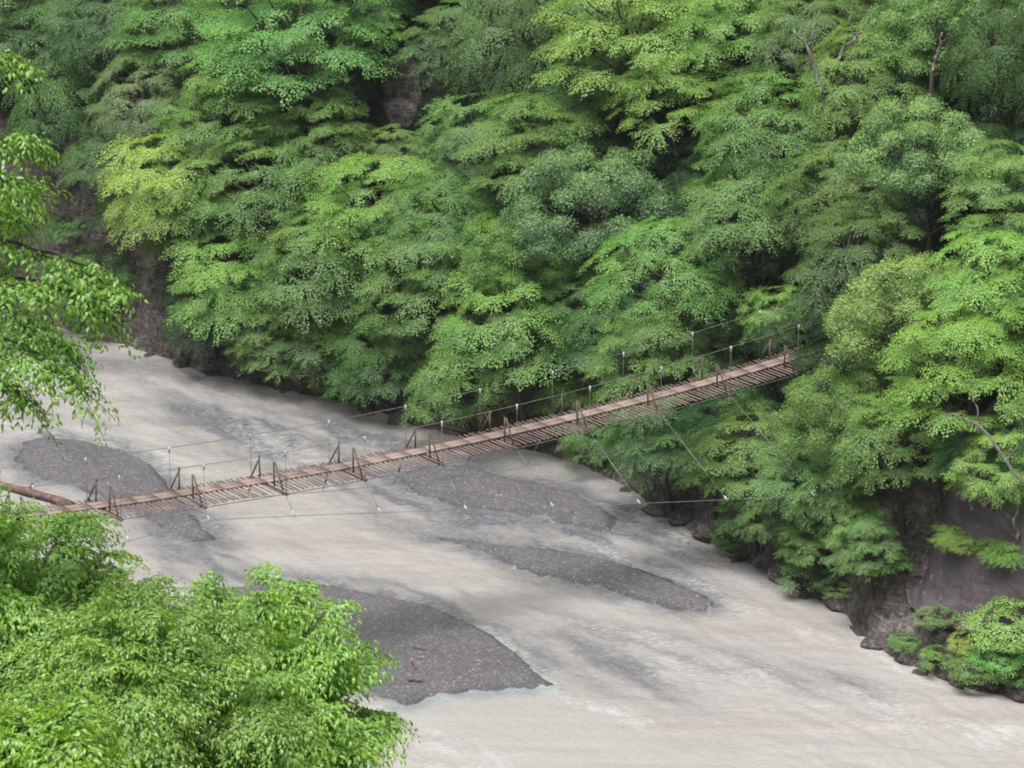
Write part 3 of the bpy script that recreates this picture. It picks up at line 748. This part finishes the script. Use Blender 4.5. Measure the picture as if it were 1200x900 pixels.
# understorey between the crowns
UR = random.Random(77); n_u = 0
for gy in range(-110, 700, 70):
    for gx in range(-150, 1370, 92):
        px, py = gx + UR.uniform(-28, 28), gy + UR.uniform(-22, 22)
        P = at_z(px, py, 0); 
        a_, d_ = ad(P[0], P[1])
        if d_ < 3.4: continue
        if any(poly_sd(np.array([px]), np.array([py]), pl)[0] > (-45) for pl in (slab_poly, midcliff_poly)): continue
        if poly_sd(np.array([px]), np.array([py]), leftcliff_poly)[0] > 0 and UR.random() < .8: continue
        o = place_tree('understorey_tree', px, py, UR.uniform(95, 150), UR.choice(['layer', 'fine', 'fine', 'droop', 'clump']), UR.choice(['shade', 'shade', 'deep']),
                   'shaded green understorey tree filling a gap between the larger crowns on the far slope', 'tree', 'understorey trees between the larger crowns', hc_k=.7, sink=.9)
        n_u += 1
print('understorey', n_u)

# undergrowth: nobody could count it
def undergrowth():
    r = rs(5); lv = Leaves(); n = 0
    a0, a1 = A_LEFT - 14, A_SLAB + 8
    while n < 2600:
        a, d = r.uniform(a0, a1), r.uniform(.9, 20)
        c = shore_c(a) + d
        p = np.array([a * TV[0] + c * NV[0], a * TV[1] + c * NV[1], float(far_h(np.array(a), np.array(d)))])
        px, py = to_px(p)
        n += 1
        if any(poly_sd(np.array([px]), np.array([py]), pl)[0] > -4 for pl in (slab_poly, midcliff_poly)): continue
        if poly_sd(np.array([px]), np.array([py]), leftcliff_poly)[0] > 0 and r.rand() < .85: continue
        if d < 2.4 and r.rand() < .75: continue
        out = unit(np.array([-NV[0] + r.normal(0, .5), -NV[1] + r.normal(0, .5), -.2]))
        nrm = unit(UPV + np.array([-NV[0], -NV[1], 0]) * .5 + r.normal(0, .15, 3))
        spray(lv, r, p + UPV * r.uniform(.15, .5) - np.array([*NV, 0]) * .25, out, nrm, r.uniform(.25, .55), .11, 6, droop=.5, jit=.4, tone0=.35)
    me = lv.mesh('undergrowth', .5, .2)
    o = add_obj('undergrowth', me, M_LEAF, kind='stuff'); o.color = (.05, .11, .04, 1)  # dark colour carries the shade between the crowns
    tag(o, 'shaded leafy undergrowth covering the soil of the far slope', 'undergrowth')
undergrowth()

# pale bare limbs showing through the canopy
def bare(pts_px, depth_off, label, r0=.07, forks=()):
    t = np.arange(70, 150, .05); C = CAM + t[:, None] * ray(*pts_px[0])
    h, d = far_h_xy(C[:, 0], C[:, 1]); i = int(np.argmax((C[:, 2] - depth_off <= h) & (d > .3)))
    dist = t[i]
    root = CAM + ray(*pts_px[0]) * dist
    o = empty('bare_tree', root, label, 'tree', 'pale bare limbs in the canopy')
    def path(pp, r0, r1, n=14):
        P = np.array([CAM + ray(*p) * (dist - .15 * k) for k, p in enumerate(pp)])
        s = np.linspace(0, len(P) - 1, n); Q = np.stack([np.interp(s, np.arange(len(P)), P[:, k]) for k in range(3)], 1)
        Q[1:-1] += rs(len(label)).normal(0, .035, (n - 2, 3))
        return Q - root, np.linspace(r0, r1, n)
    mb = MB(); Q, R = path(pts_px, r0, r0 * .45); mb.tube(Q, R, 7)
    # foot: carry the stem down to the ground
    f = root.copy(); hh = float(far_h_xy(np.array([f[0]]), np.array([f[1]]))[0][0])
    nf = len(mb.F); mb.tube(np.array([[0, 0, 0], [.05, .25, (hh - f[2]) * .5], [.1, .6, hh - f[2] - .3]]), [r0, r0 * 1.1, r0 * 1.25], 7)
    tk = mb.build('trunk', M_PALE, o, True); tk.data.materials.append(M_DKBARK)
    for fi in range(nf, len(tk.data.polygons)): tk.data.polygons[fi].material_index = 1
    for fk in forks:
        mb = MB(); Q, R = path(fk, r0 * .55, r0 * .2); mb.tube(Q, R, 6); mb.build('limb', M_PALE, o, True)
    return o
bare([(965, 110), (955, 82), (947, 52), (930, 35)], 6.2, 'pale leaning bare trunk at the top right, the left one of a pair', .075, [[(947, 52), (956, 30), (965, 5)]])
bare([(975, 74), (990, 55), (1010, 38), (1022, 15)], 6.2, 'thin pale bare limb rising to the right beside the leaning trunk', .06, [[(1003, 43), (995, 25), (1005, 2)]])
bare([(1092, 84), (1100, 62), (1104, 38)], 6.2, 'short pale bare limb above the palest crown', .055, [[(1101, 58), (1112, 40)]])
bare([(878, 358), (870, 338), (862, 318), (854, 312)], 2.2, 'pale bare stem above the right half of the bridge', .06, [[(864, 324), (868, 312)]])
bare([(1235, 610), (1200, 566), (1180, 538), (1150, 502), (1130, 490), (1106, 486)], 5.5, 'pale forked trunk carrying the spreading light green tree', .058, [[(1152, 504), (1146, 480), (1136, 462)], [(1180, 538), (1196, 520), (1199, 480)]])
bare([(1192, 632), (1188, 610), (1196, 590)], 2.6, 'pale twisted stem above the bare dark rock', .06, [[(1189, 612), (1178, 600)]])

# ------------------------------------------------------------------ rocks at the waterline
def boulder_mesh(seed, n=18):
    r = rs(seed)
    u = np.linspace(0, 2 * math.pi, n * 2, endpoint=False); w = np.linspace(0, math.pi, n)
    U, Wn = np.meshgrid(u, w, indexing='ij')
    d = np.stack([np.cos(U) * np.sin(Wn), np.sin(U) * np.sin(Wn), np.cos(Wn)], -1).reshape(-1, 3)
    rad = np.ones(len(d))
    for k in range(16):      # planes knocked off the lump
        nn = unit(r.normal(size=3)); rad = np.minimum(rad, r.uniform(.5, .88) / np.maximum(d @ nn, .05))
    rad = rad * (1 + .09 * fbm(d[:, 0] * 2.2 + seed, d[:, 1] * 2.2, d[:, 2] * 2.2, 4, seed))
    V = d * rad[:, None] * np.array([1, r.uniform(.7, .95), r.uniform(.55, .8)])
    N2 = n * 2; F = []
    for i in range(N2):
        for j in range(n - 1):
            F.append([i * n + j, i * n + j + 1, ((i + 1) % N2) * n + j + 1, ((i + 1) % N2) * n + j])
    return make_mesh('boulder', V, F, smooth_shade=True)
BM = []
for s in range(4):
    m = boulder_mesh(s + 3); m.materials.append(M_BOULDER); BM.append(m)
BR = random.Random(9)
rocks = [(145, 404, 30), (178, 412, 24), (215, 424, 40), (250, 434, 34), (285, 446, 26), (330, 455, 30), (430, 478, 40), (470, 490, 44), (510, 504, 30),
         (770, 598, 44), (800, 612, 40), (835, 630, 48), (872, 652, 38), (915, 676, 46), (945, 694, 30), (985, 710, 44), (1008, 738, 30), (1030, 752, 46), (1060, 772, 40),
         (1080, 785, 34), (1120, 797, 36), (1160, 806, 40), (1195, 815, 44), (105, 395, 34), (80, 388, 28), (735, 572, 34)]
for k, (px, py, w) in enumerate(rocks):
    P = at_z(px, py, .1)
    a, d = ad(P[0], P[1])
    s = w * np.linalg.norm(P - CAM) / FPX * .5
    o = add_obj('boulder', BM[k % 4]); h = max(float(far_h(np.array(a), np.array(d))), -.2)
    o.location = (P[0], P[1], h + s * .12); o.rotation_euler = (BR.uniform(-.3, .3), BR.uniform(-.3, .3), BR.uniform(0, 6.28)); o.scale = (s * BR.uniform(.8, 1.6), s, s * BR.uniform(.6, .9))
    tag(o, 'grey-brown angular rock at the waterline of the far bank', 'rock', 'rocks along the far waterline')

# the bare dark slab on the right
def slab():
    a = np.linspace(A_SLAB - .4, A_SLAB + 9, 130); d = np.linspace(.9, 4.6, 90)
    A, D = np.meshgrid(a, d, indexing='ij')
    Z = far_h(A, D)
    X = A * TV[0] + (shore_c(A_SLAB + 3) * .6 + shore_c(A) * .4 + D) * NV[0]; Y = A * TV[1] + (shore_c(A_SLAB + 3) * .6 + shore_c(A) * .4 + D) * NV[1]
    Cc = shore_c(A) + D
    X = A * TV[0] + Cc * NV[0]; Y = A * TV[1] + Cc * NV[1]
    edge = smooth(0, 1.7, A - a[0] - .25 * (D - 1)) * smooth(0, .5, D - d[0]) * smooth(0, .5, d[-1] - D) * smooth(0, 1.0, a[-1] - A)
    bul = edge * (.75 + .35 * fbm(A * .35, D * .5, oct=3, seed=61) + .10 * (1 - np.abs(fbm((A + D) * .7, D * .5, oct=4, seed=63)))) - .35 * (1 - edge)
    P = np.stack([X - NV[0] * bul * .8, Y - NV[1] * bul * .8, Z + bul * .4], -1)
    na, nd = A.shape
    i, j = np.meshgrid(np.arange(na - 1), np.arange(nd - 1), indexing='ij')
    F = np.stack([i * nd + j, i * nd + j + 1, (i + 1) * nd + j + 1, (i + 1) * nd + j], -1).reshape(-1, 4)
    me = make_mesh('rock_slab', P.reshape(-1, 3), F[:, ::-1].copy(), smooth_shade=True)
    tag(add_obj('rock_slab', me, M_SLAB), 'bare dark purplish rock slab on the right bank, wet and smooth', 'rock')
slab()

# ------------------------------------------------------------------ footbridge
t = NT('weathered_plank'); v = t.coords((1, 1, 1)); n1 = t.noise(v, 1.1, 4); n2 = t.noise(t.coords((3, 14, 3), (0, 0, -math.radians(32))), 2, 5, .6)
M_PLANK = t.principled(t.mix(1.0, t.ramp(n1, [(.3, (.21, .155, .132)), (.55, (.30, .228, .2)), (.75, (.38, .305, .275))]), t.ramp(n2, [(.3, (.7,) * 3), (.7, (1.15,) * 3)]), 'MULTIPLY'), .85, t.bump(n2, .4, .02))
t = NT('old_timber'); v = t.coords(); n1 = t.noise(v, 2.3, 5); n2 = t.noise(v, 14, 4)
M_TIMBER = t.principled(t.mix(1.0, t.ramp(n1, [(.3, (.15, .105, .092)), (.55, (.235, .175, .158)), (.75, (.36, .31, .29))]), t.ramp(n2, [(.3, (.75,) * 3), (.7, (1.15,) * 3)]), 'MULTIPLY'), .9, t.bump(n2, .4, .01))
t = NT('dark_timber'); v = t.coords(); n1 = t.noise(v, 5, 5)
M_DARK = t.principled(t.ramp(n1, [(.3, (.08, .055, .045)), (.6, (.15, .105, .085)), (.8, (.23, .17, .14))]), .85, t.bump(n1, .4, .01))
t = NT('galvanised_cable'); n1 = t.noise(t.coords(), 6, 3)
M_CABLE = t.principled(t.ramp(n1, [(.3, (.16, .16, .155)), (.7, (.3, .3, .29))]), .5, None, .5, .5)
t = NT('clamp_metal'); n1 = t.noise(t.coords(), 9, 3)
M_CLAMP = t.principled(t.ramp(n1, [(.3, (.38, .40, .43)), (.7, (.56, .58, .60))]), .4, None, .5, .2)
t = NT('red_timber'); v = t.coords(); n1 = t.noise(v, 3.5, 5, .65)
M_LOG = t.principled(t.ramp(n1, [(.3, (.07, .042, .037)), (.5, (.14, .082, .07)), (.72, (.25, .17, .15))]), .85, t.bump(n1, .5, .03))

TH = math.radians(33.0)
BD = np.array([math.cos(TH), math.sin(TH), 0]); BL = np.array([.61, -.792, 0])   # along, and sideways towards the camera
PR = at_z(943, 418.5, 6.0)
deck_px = [(75, 601.7), (142, 593), (180, 588), (290, 571), (400, 551.5), (480, 536), (540, 522.5), (580, 516), (640, 500), (740, 477), (832, 451.5), (923, 426), (943, 418.5)]
ss, zz = [], []
for px, py in deck_px:
    r_ = ray(px, py); nrm_ = np.array([BD[1], -BD[0], 0])
    k = ((PR - CAM) @ nrm_) / (r_ @ nrm_); P = CAM + r_ * k
    ss.append((PR - P) @ BD); zz.append(P[2])
cf = np.polyfit(ss, zz, 2)
print('deck fit', cf, list(zip(np.round(ss, 1), np.round(zz, 2))))
S_END = 41.0
def deck(s, lat=0.0, up=0.0):
    s = np.asarray(s, float)
    z = np.polyval(cf, s)
    P = PR[None] - np.atleast_1d(s)[:, None] * BD; P[:, 2] = z + up
    P = P + BL * lat
    return P if s.ndim else P[0]
bridge = empty('footbridge', deck(-1.0), 'long narrow wooden suspension footbridge crossing the river on steel cables', 'bridge')
broot = np.array(bridge.location)
def bpart(mb, name, mat, parent=None, smooth_shade=False):
    mb.V = [v - broot for v in mb.V]
    return mb.build(name, mat, parent or bridge, smooth_shade)
brng = rs(21)
# walkway planks: two boards side by side, butted lengths
s = -1.2
while s < S_END:
    L = 3.2
    for lat in (-.265, -.045):
        mb = MB(); q = np.linspace(s + .01, min(s + L - .01, S_END), 6)
        lo = lat + brng.normal(0, .012); zo = .055 + brng.uniform(0, .012)
        Pc = deck(q, lo, zo)
        for a_, b_ in zip(Pc[:-1], Pc[1:]): mb.beam(a_, b_, .205, .035)
        bpart(mb, 'plank', M_PLANK)
    s += L
# cross sticks
sts = np.arange(-1.2, S_END, .15)
vis_from, n_part = 0, 0
rest = MB(); stick_rng = rs(33)
for k, s_ in enumerate(sts):
    e0, e1 = -.80 + stick_rng.normal(0, .025), .80 + stick_rng.normal(0, .025)
    s_ = s_ + stick_rng.normal(0, .012); tw = stick_rng.normal(0, .015)
    w_ = stick_rng.uniform(.032, .048)
    mb = rest if n_part >= 100 else MB()
    mb.beam(deck(s_ - tw, e0, stick_rng.uniform(-.008, .008)), deck(s_ + tw, e1, stick_rng.uniform(-.008, .008)), w_, .026)
    if mb is not rest and n_part < 100:
        bpart(mb, 'crossbar', M_TIMBER); n_part += 1
    elif mb is not rest:
        rest.V += mb.V; rest.F += [[i + rest.n for i in f] for f in mb.F]; rest.n += mb.n
o = bpart(rest, 'crossbar', M_TIMBER); tag(o, 'the remaining crossbars of the deck toward the near bank', None, None, 'stuff')
# stations
st0 = None
def s_of_px(px, lat):
    q = np.linspace(-2, S_END, 4000); P = deck(q, lat); x, y = to_px(P); return float(np.interp(px, x[::-1], q[::-1]))
s_first = s_of_px(920, .3); s_a = s_of_px(227, .3)
step = (s_a - s_first) / 8
stations = [s_first + step * k for k in range(0, int((S_END - s_first) / step) + 1)]
print('stations', step, len(stations))
def wind(s, sidek):
    x = np.clip(abs(s - 20.5) / 20.5, 0, 1)
    off = .25 + 4.6 * x ** 1.6; drop = .35 + 2.1 * x ** 1.1
    if sidek > 0: return deck(s, .8 + off, -drop)
    return deck(s, -.8 - off * .55, -drop * 1.25)
HGT = 1.12
def rail(s, lat): 
    x = (s - 21.0) / 21.0
    return deck(s, lat, HGT + .35 * np.clip(x, -1.1, 1.1) ** 2)
for s_ in stations:
    mb = MB(); mb.beam(deck(s_, -.88, -.055), deck(s_, .88, -.055), .09, .06); bpart(mb, 'crossbeam', M_DARK)
    for sgn in (-1, 1):
        v0 = .40 if sgn < 0 else .28
        ft = .82 if sgn < 0 else .70
        mb = MB()
        top = deck(s_ + brng.normal(0, .02), sgn * v0, .70)
        mb.beam(deck(s_, sgn * v0, -.02), top, .036, .034, upv=BD)
        mb.beam(deck(s_, sgn * ft, -.02), top - np.array([0, 0, .03]) + BD * .04, .03, .03, upv=BD)
        bpart(mb, 'brace_post', M_DARK)
        top = rail(s_, sgn * .84)
        mb = MB(); mb.tube(np.array([deck(s_, sgn * .84, -.08), top]), .007, 5); h = bpart(mb, 'hanger', M_CABLE)
        mb = MB(); mb.beam(top + np.array([0, 0, -.13]), top + np.array([0, 0, .03]), .042, .04, upv=BD); bpart(mb, 'clamp', M_CLAMP, h)
        # storm guy
        w_ = wind(s_, sgn); a_ = deck(s_, sgn * .80, -.06)
        mb = MB(); mb.tube(np.array([a_, w_]), .009, 5); g = bpart(mb, 'guy_wire', M_CABLE)
        ax = unit(w_ - a_)
        if sgn > 0:
            mb = MB(); mb.tube(np.array([w_ - ax * .16, w_ - ax * .08, w_ + ax * .02]), [.015, .028, .022], 6); bpart(mb, 'clamp', M_CLAMP, g, True)
        else:
            q0 = a_ + (w_ - a_) * .55
            mb = MB(); mb.tube(np.array([q0 - ax * .13, q0 + ax * .13]), .03, 6); bpart(mb, 'turnbuckle', M_DARK, g)
q = np.linspace(-3.5, S_END + 1, 60)
for sgn in (-1, 1):
    mb = MB(); mb.tube(rail(q, sgn * .84), .0085, 6, True); bpart(mb, 'handrail_cable', M_CABLE, None, True)
    mb = MB(); mb.tube(deck(q, sgn * .72, -.10), .012, 6, True); bpart(mb, 'deck_cable', M_CABLE, None, True)
    mb = MB(); mb.tube(np.array([wind(s_, sgn) for s_ in np.linspace(-2.5, 42, 60)]), .0075, 6, True); bpart(mb, 'wind_cable', M_CABLE, None, True)

# reddish log stranded in the shallows behind the footbridge
A_, B_ = at_z(84, 592, .12), at_z(-25, 559, .2)
lq = np.linspace(0, 1, 14)[:, None]; Pl = A_ + (B_ - A_) * lq; Pl[:, 2] += .03 * np.sin(lq[:, 0] * 6)
mb = MB(); mb.tube(Pl - A_, .125 * (1 + .1 * np.sin(lq[:, 0] * 17)) * np.linspace(1.05, .85, 14), 12)
mb.tube(np.array([Pl[6] - A_, Pl[6] - A_ + np.array([.15, -.1, .32])]), [.045, .03], 7)
o = mb.build('log', M_LOG, None, True); o.location = A_
tag(o, 'reddish brown log lying in the shallows beside the footbridge at the left edge', 'log')
# driftwood on the big gravel bar
for (p, q_, lab) in [((479, 804), (497, 803), 'lower of the two reddish driftwood sticks on the largest gravel bar, lying level'), ((483, 784), (488, 790), 'upper short reddish driftwood stick on the largest gravel bar'),
                     ((483, 766), (499, 769), 'thin dark driftwood twig on the largest gravel bar')]:
    A_, B_ = at_z(*p), at_z(*q_)
    for e in (A_, B_): e[2] = float(bar_height('big', np.array([e[0]]), np.array([e[1]]))[0][0]) + .05
    mid = (A_ + B_) / 2; mb = MB()
    sQ = np.linspace(0, 1, 7)[:, None]; Q = A_ + (B_ - A_) * sQ; Q[:, 2] += .012 * np.sin(sQ[:, 0] * 9); Q[:, 1] += .03 * np.sin(sQ[:, 0] * 5)
    mb.tube(Q - mid, np.linspace(.04, .022, 7) * (.5 if 'twig' in lab else 1), 7)
    o = mb.build('driftwood_stick', M_LOG if 'red' in lab else M_DARK, None, True); o.location = mid; tag(o, lab, 'driftwood', 'driftwood on the gravel bar')

# ------------------------------------------------------------------ near trees
def near_tree(name, trunk_xy, boughs, col, label, leaf=.06, R=(.26, .45), n_tw=10, droop=.5, hang=.38, seed=1, jit=.38, span=1.6, step=.48):
    """boughs: list of (list of 3D points, number of sprays); sprays hang along the outer part of each bough"""
    r = rs(seed); lv = Leaves(); mb = MB()
    bx, by = trunk_xy
    h0 = float(near_h_xy(np.array([bx]), np.array([by]))[0][0]) - .2
    root = np.array([bx, by, h0])
    zt = np.mean([b[0][0][2] for b in boughs])
    tp = np.array([root + np.array([.15 * math.sin(3 * s), .12 * math.cos(4 * s) - .12, s * (zt - h0)]) for s in np.linspace(0, 1, 10)])
    mb.tube(tp - root, np.linspace(.24, .09, 10), 10)
    tws = []
    for pts, ns in boughs:
        P = np.array([tp[r.randint(6, 10)]] + list(pts))
        s = np.linspace(0, len(P) - 1, 18); Q = np.stack([np.interp(s, np.arange(len(P)), P[:, k]) for k in range(3)], 1)
        Q[1:-1] = (Q[:-2] + Q[1:-1] * 2 + Q[2:]) / 4 + r.normal(0, .02, (16, 3))
        mb.tube(Q - root, np.linspace(.026, .005, 18), 6)
        for k in range(ns):
            f = 1 - (k / max(1, ns)) ** 1.1 * .72
            i = f * 17; i0 = int(min(16, i)); c = Q[i0] + (Q[i0 + 1] - Q[i0]) * (i - i0)
            dr = unit(Q[min(17, i0 + 1)] - Q[max(0, i0 - 1)])
            sd = unit(np.cross(UPV, dr)) * (1 if k % 2 else -1) * (0 if k == 0 else r.uniform(.5, 1.1))
            out = unit(dr * r.uniform(.5, 1) + sd - UPV * r.uniform(.05, .45))
            nrm = unit(UPV - out * (out @ UPV) + r.normal(0, .15, 3))
            rr = r.uniform(*R); c2 = c + out * rr * .5
            spray(lv, r, c2 - root, out, nrm, rr, leaf, n_tw, droop=droop, jit=jit, step=step, hang=hang, tone0=.42 + r.normal(0, .09), span=span, tw_out=tws, fill=.25)
    for tw in tws[::2]: mb.tube(tw, np.linspace(.005, .002, len(tw)), 4, cap=False)
    o = empty(name, root, label, 'tree', 'trees on the near bank')
    add_obj('trunk', mb.mesh('trunk', True), M_BARK, o)
    cr = add_obj('crown', lv.mesh('crown', .40, .28, fine=True), M_LEAF_NEAR, o); cr.color = (*col, 1)
    return o
def D(px, py, t): return at_dist(px, py, t)
# branches reaching in from the left edge
near_tree('overhanging_tree', (-7.4, 24.0), [
    ([D(-230, 90, 26), D(-100, 60, 26.5), D(-21, 62, 27), D(16, 72, 27.2)], 6),
    ([D(-230, 190, 26), D(-100, 150, 26.5), D(-6, 160, 27), D(40, 168, 27.3)], 9),
    ([D(-230, 230, 26), D(-90, 190, 26.2), D(-6, 205, 26.4), D(34, 228, 26.6)], 9),
    ([D(-230, 290, 26.4), D(-80, 240, 26.6), D(-16, 235, 27), D(14, 255, 27)], 6),
    ([D(-230, 330, 26), D(-60, 270, 26.4), D(24, 285, 26.8), D(94, 310, 27), D(126, 335, 27)], 10),
    ([D(-230, 350, 27), D(-60, 310, 27), D(14, 318, 27.2), D(84, 340, 27.4), D(112, 362, 27.4)], 9),
    ([D(-200, 380, 26), D(-60, 340, 26), D(14, 330, 26.4), D(44, 345, 26.4)], 9),
    ([D(-200, 400, 27), D(-60, 370, 27), D(24, 375, 27), D(54, 395, 27), D(82, 412, 27)], 10),
    ([D(-200, 420, 26.5), D(-60, 390, 26.5), D(14, 395, 26.5), D(49, 420, 26.5), D(86, 448, 26.5)], 9),
    ([D(-200, 420, 26.5), D(-60, 400, 26.8), D(-6, 410, 27), D(6, 440, 27), D(22, 458, 27)], 5),
    ([D(-200, 440, 26.5), D(-80, 420, 26.8), D(-20, 425, 27), D(-1, 445, 27)], 3),
    ([D(-200, 360, 27), D(-60, 350, 27), D(4, 360, 27), D(24, 375, 27)], 8),
  ], (.31, .54, .125), 'leafy branches of a near tree reaching in from the left edge over the river', seed=3, R=(.24, .46), step=.55, n_tw=8, droop=.3, hang=.28)

def dome_boughs(r, c_px, t, rx, ry, n, zdepth=1.2, ang0=-.1, ang1=math.pi + .1, ns=9):
    """boughs that rise and arch out to a dome of tips"""
    out = []; c = D(c_px[0], c_px[1], t)
    k = t / FPX
    for i in range(n):
        u = r.uniform(0, 1) ** .6; a = r.uniform(ang0, ang1); dep = r.uniform(-1, 1)
        x, y = math.cos(a) * u, abs(math.sin(a)) * u
        hh = math.sqrt(max(0, 1 - x * x - (dep * .8) ** 2 * .5))
        tip = c + RT * (x * rx * k) + UPV * (ry * k * hh * r.uniform(.70, 1.0)) + np.array([0, 1, 0]) * dep * zdepth
        mid = c * .45 + tip * .55 + UPV * .28 * hh
        out.append(([c * .8 + tip * .2 - UPV * .3, mid, tip], ns))
    return out
r = rs(8)
near_tree('leafy_tree', (-5.2, 25.6), dome_boughs(r, (-20, 855), 29, 205, 268, 46, 1.5), (.33, .56, .135), 'dense green treetop at the left edge below the bridge', seed=11, leaf=.06, droop=.4)
near_tree('leafy_tree', (-4.0, 27.6), dome_boughs(r, (95, 865), 29.8, 125, 205, 30, 1.2), (.34, .58, .13), 'rounded light green treetop just under the left end of the footbridge', seed=29, leaf=.064, droop=.45)
near_tree('leafy_tree', (-2.2, 28.4), dome_boughs(r, (300, 880), 30.5, 150, 205, 34, 1.3), (.34, .58, .13), 'bright treetop nearest the big gravel bar with gaps showing the river', seed=13, leaf=.064, droop=.5, R=(.26, .4))
near_tree('leafy_tree', (-2.6, 26.8), dome_boughs(r, (360, 985), 29.5, 115, 150, 22, 1.0), (.34, .58, .13), 'bright drooping treetop at the bottom edge under the big gravel bar', seed=17, leaf=.064, droop=.5)
near_tree('leafy_tree', (-3.6, 25.2), dome_boughs(r, (165, 930), 27.5, 190, 215, 44, 1.2), (.31, .50, .115), 'fine leaved olive green treetop in the bottom left', seed=19, leaf=.047, n_tw=13, droop=.4, hang=.2, step=.5, R=(.35, .6))
near_tree('leafy_tree', (-3.9, 21.6), dome_boughs(r, (40, 985), 23.5, 150, 150, 22, .9), (.32, .54, .085), 'vivid light green treetop in the bottom left corner, closest to the camera', seed=23, leaf=.064)

# ------------------------------------------------------------------ thin valley haze
mb = MB(); mb.box((0, 78, 28), (1, 0, 0), (0, 1, 0), (0, 0, 1), 70, 62, 32)
t = NT('valley_haze'); vs = t.n('ShaderNodeVolumeScatter'); vs.inputs['Color'].default_value = (.9, .95, 1, 1); vs.inputs['Density'].default_value = .00017; vs.inputs['Anisotropy'].default_value = .1
t.l(vs.outputs[0], t.out.inputs['Volume'])
tag(mb.build('haze', t.m), 'thin pale haze hanging in the gorge', 'haze', None, 'stuff')

# ------------------------------------------------------------------ light
SUN_EL, SUN_AZ = math.radians(67), math.radians(212)     # azimuth clockwise from +Y
w = bpy.data.worlds.new('World'); scene.world = w; w.use_nodes = True
nt = w.node_tree; nt.nodes.clear()
sky = nt.nodes.new('ShaderNodeTexSky'); sky.sky_type = 'NISHITA'; sky.sun_disc = False
sky.sun_elevation = SUN_EL; sky.sun_rotation = SUN_AZ; sky.air_density = 1.0; sky.dust_density = 3.0
hs = nt.nodes.new('ShaderNodeHueSaturation'); hs.inputs['Saturation'].default_value = .25
bg = nt.nodes.new('ShaderNodeBackground'); bg.inputs[1].default_value = .135
wo = nt.nodes.new('ShaderNodeOutputWorld')
nt.links.new(sky.outputs[0], hs.inputs['Color']); nt.links.new(hs.outputs[0], bg.inputs[0]); nt.links.new(bg.outputs[0], wo.inputs[0])
sl = bpy.data.lights.new('sun', 'SUN'); sl.energy = 5.0; sl.angle = math.radians(22); sl.color = (1, .97, .93)
so = bpy.data.objects.new('sun', sl); COL.objects.link(so)
sd_ = Vector((math.sin(SUN_AZ) * math.cos(SUN_EL), math.cos(SUN_AZ) * math.cos(SUN_EL), math.sin(SUN_EL)))
so.rotation_euler = (-sd_).to_track_quat('-Z', 'Y').to_euler(); so.location = (0, 0, 80)

scene.view_settings.view_transform = 'Standard'; scene.view_settings.look = 'None'; scene.view_settings.exposure = 0
cy = scene.cycles
cy.max_bounces = 6; cy.diffuse_bounces = 3; cy.glossy_bounces = 2; cy.transmission_bounces = 4; cy.transparent_max_bounces = 4
cy.caustics_reflective = False; cy.caustics_refractive = False
cy.use_denoising = True
cy.filter_width = 1.9
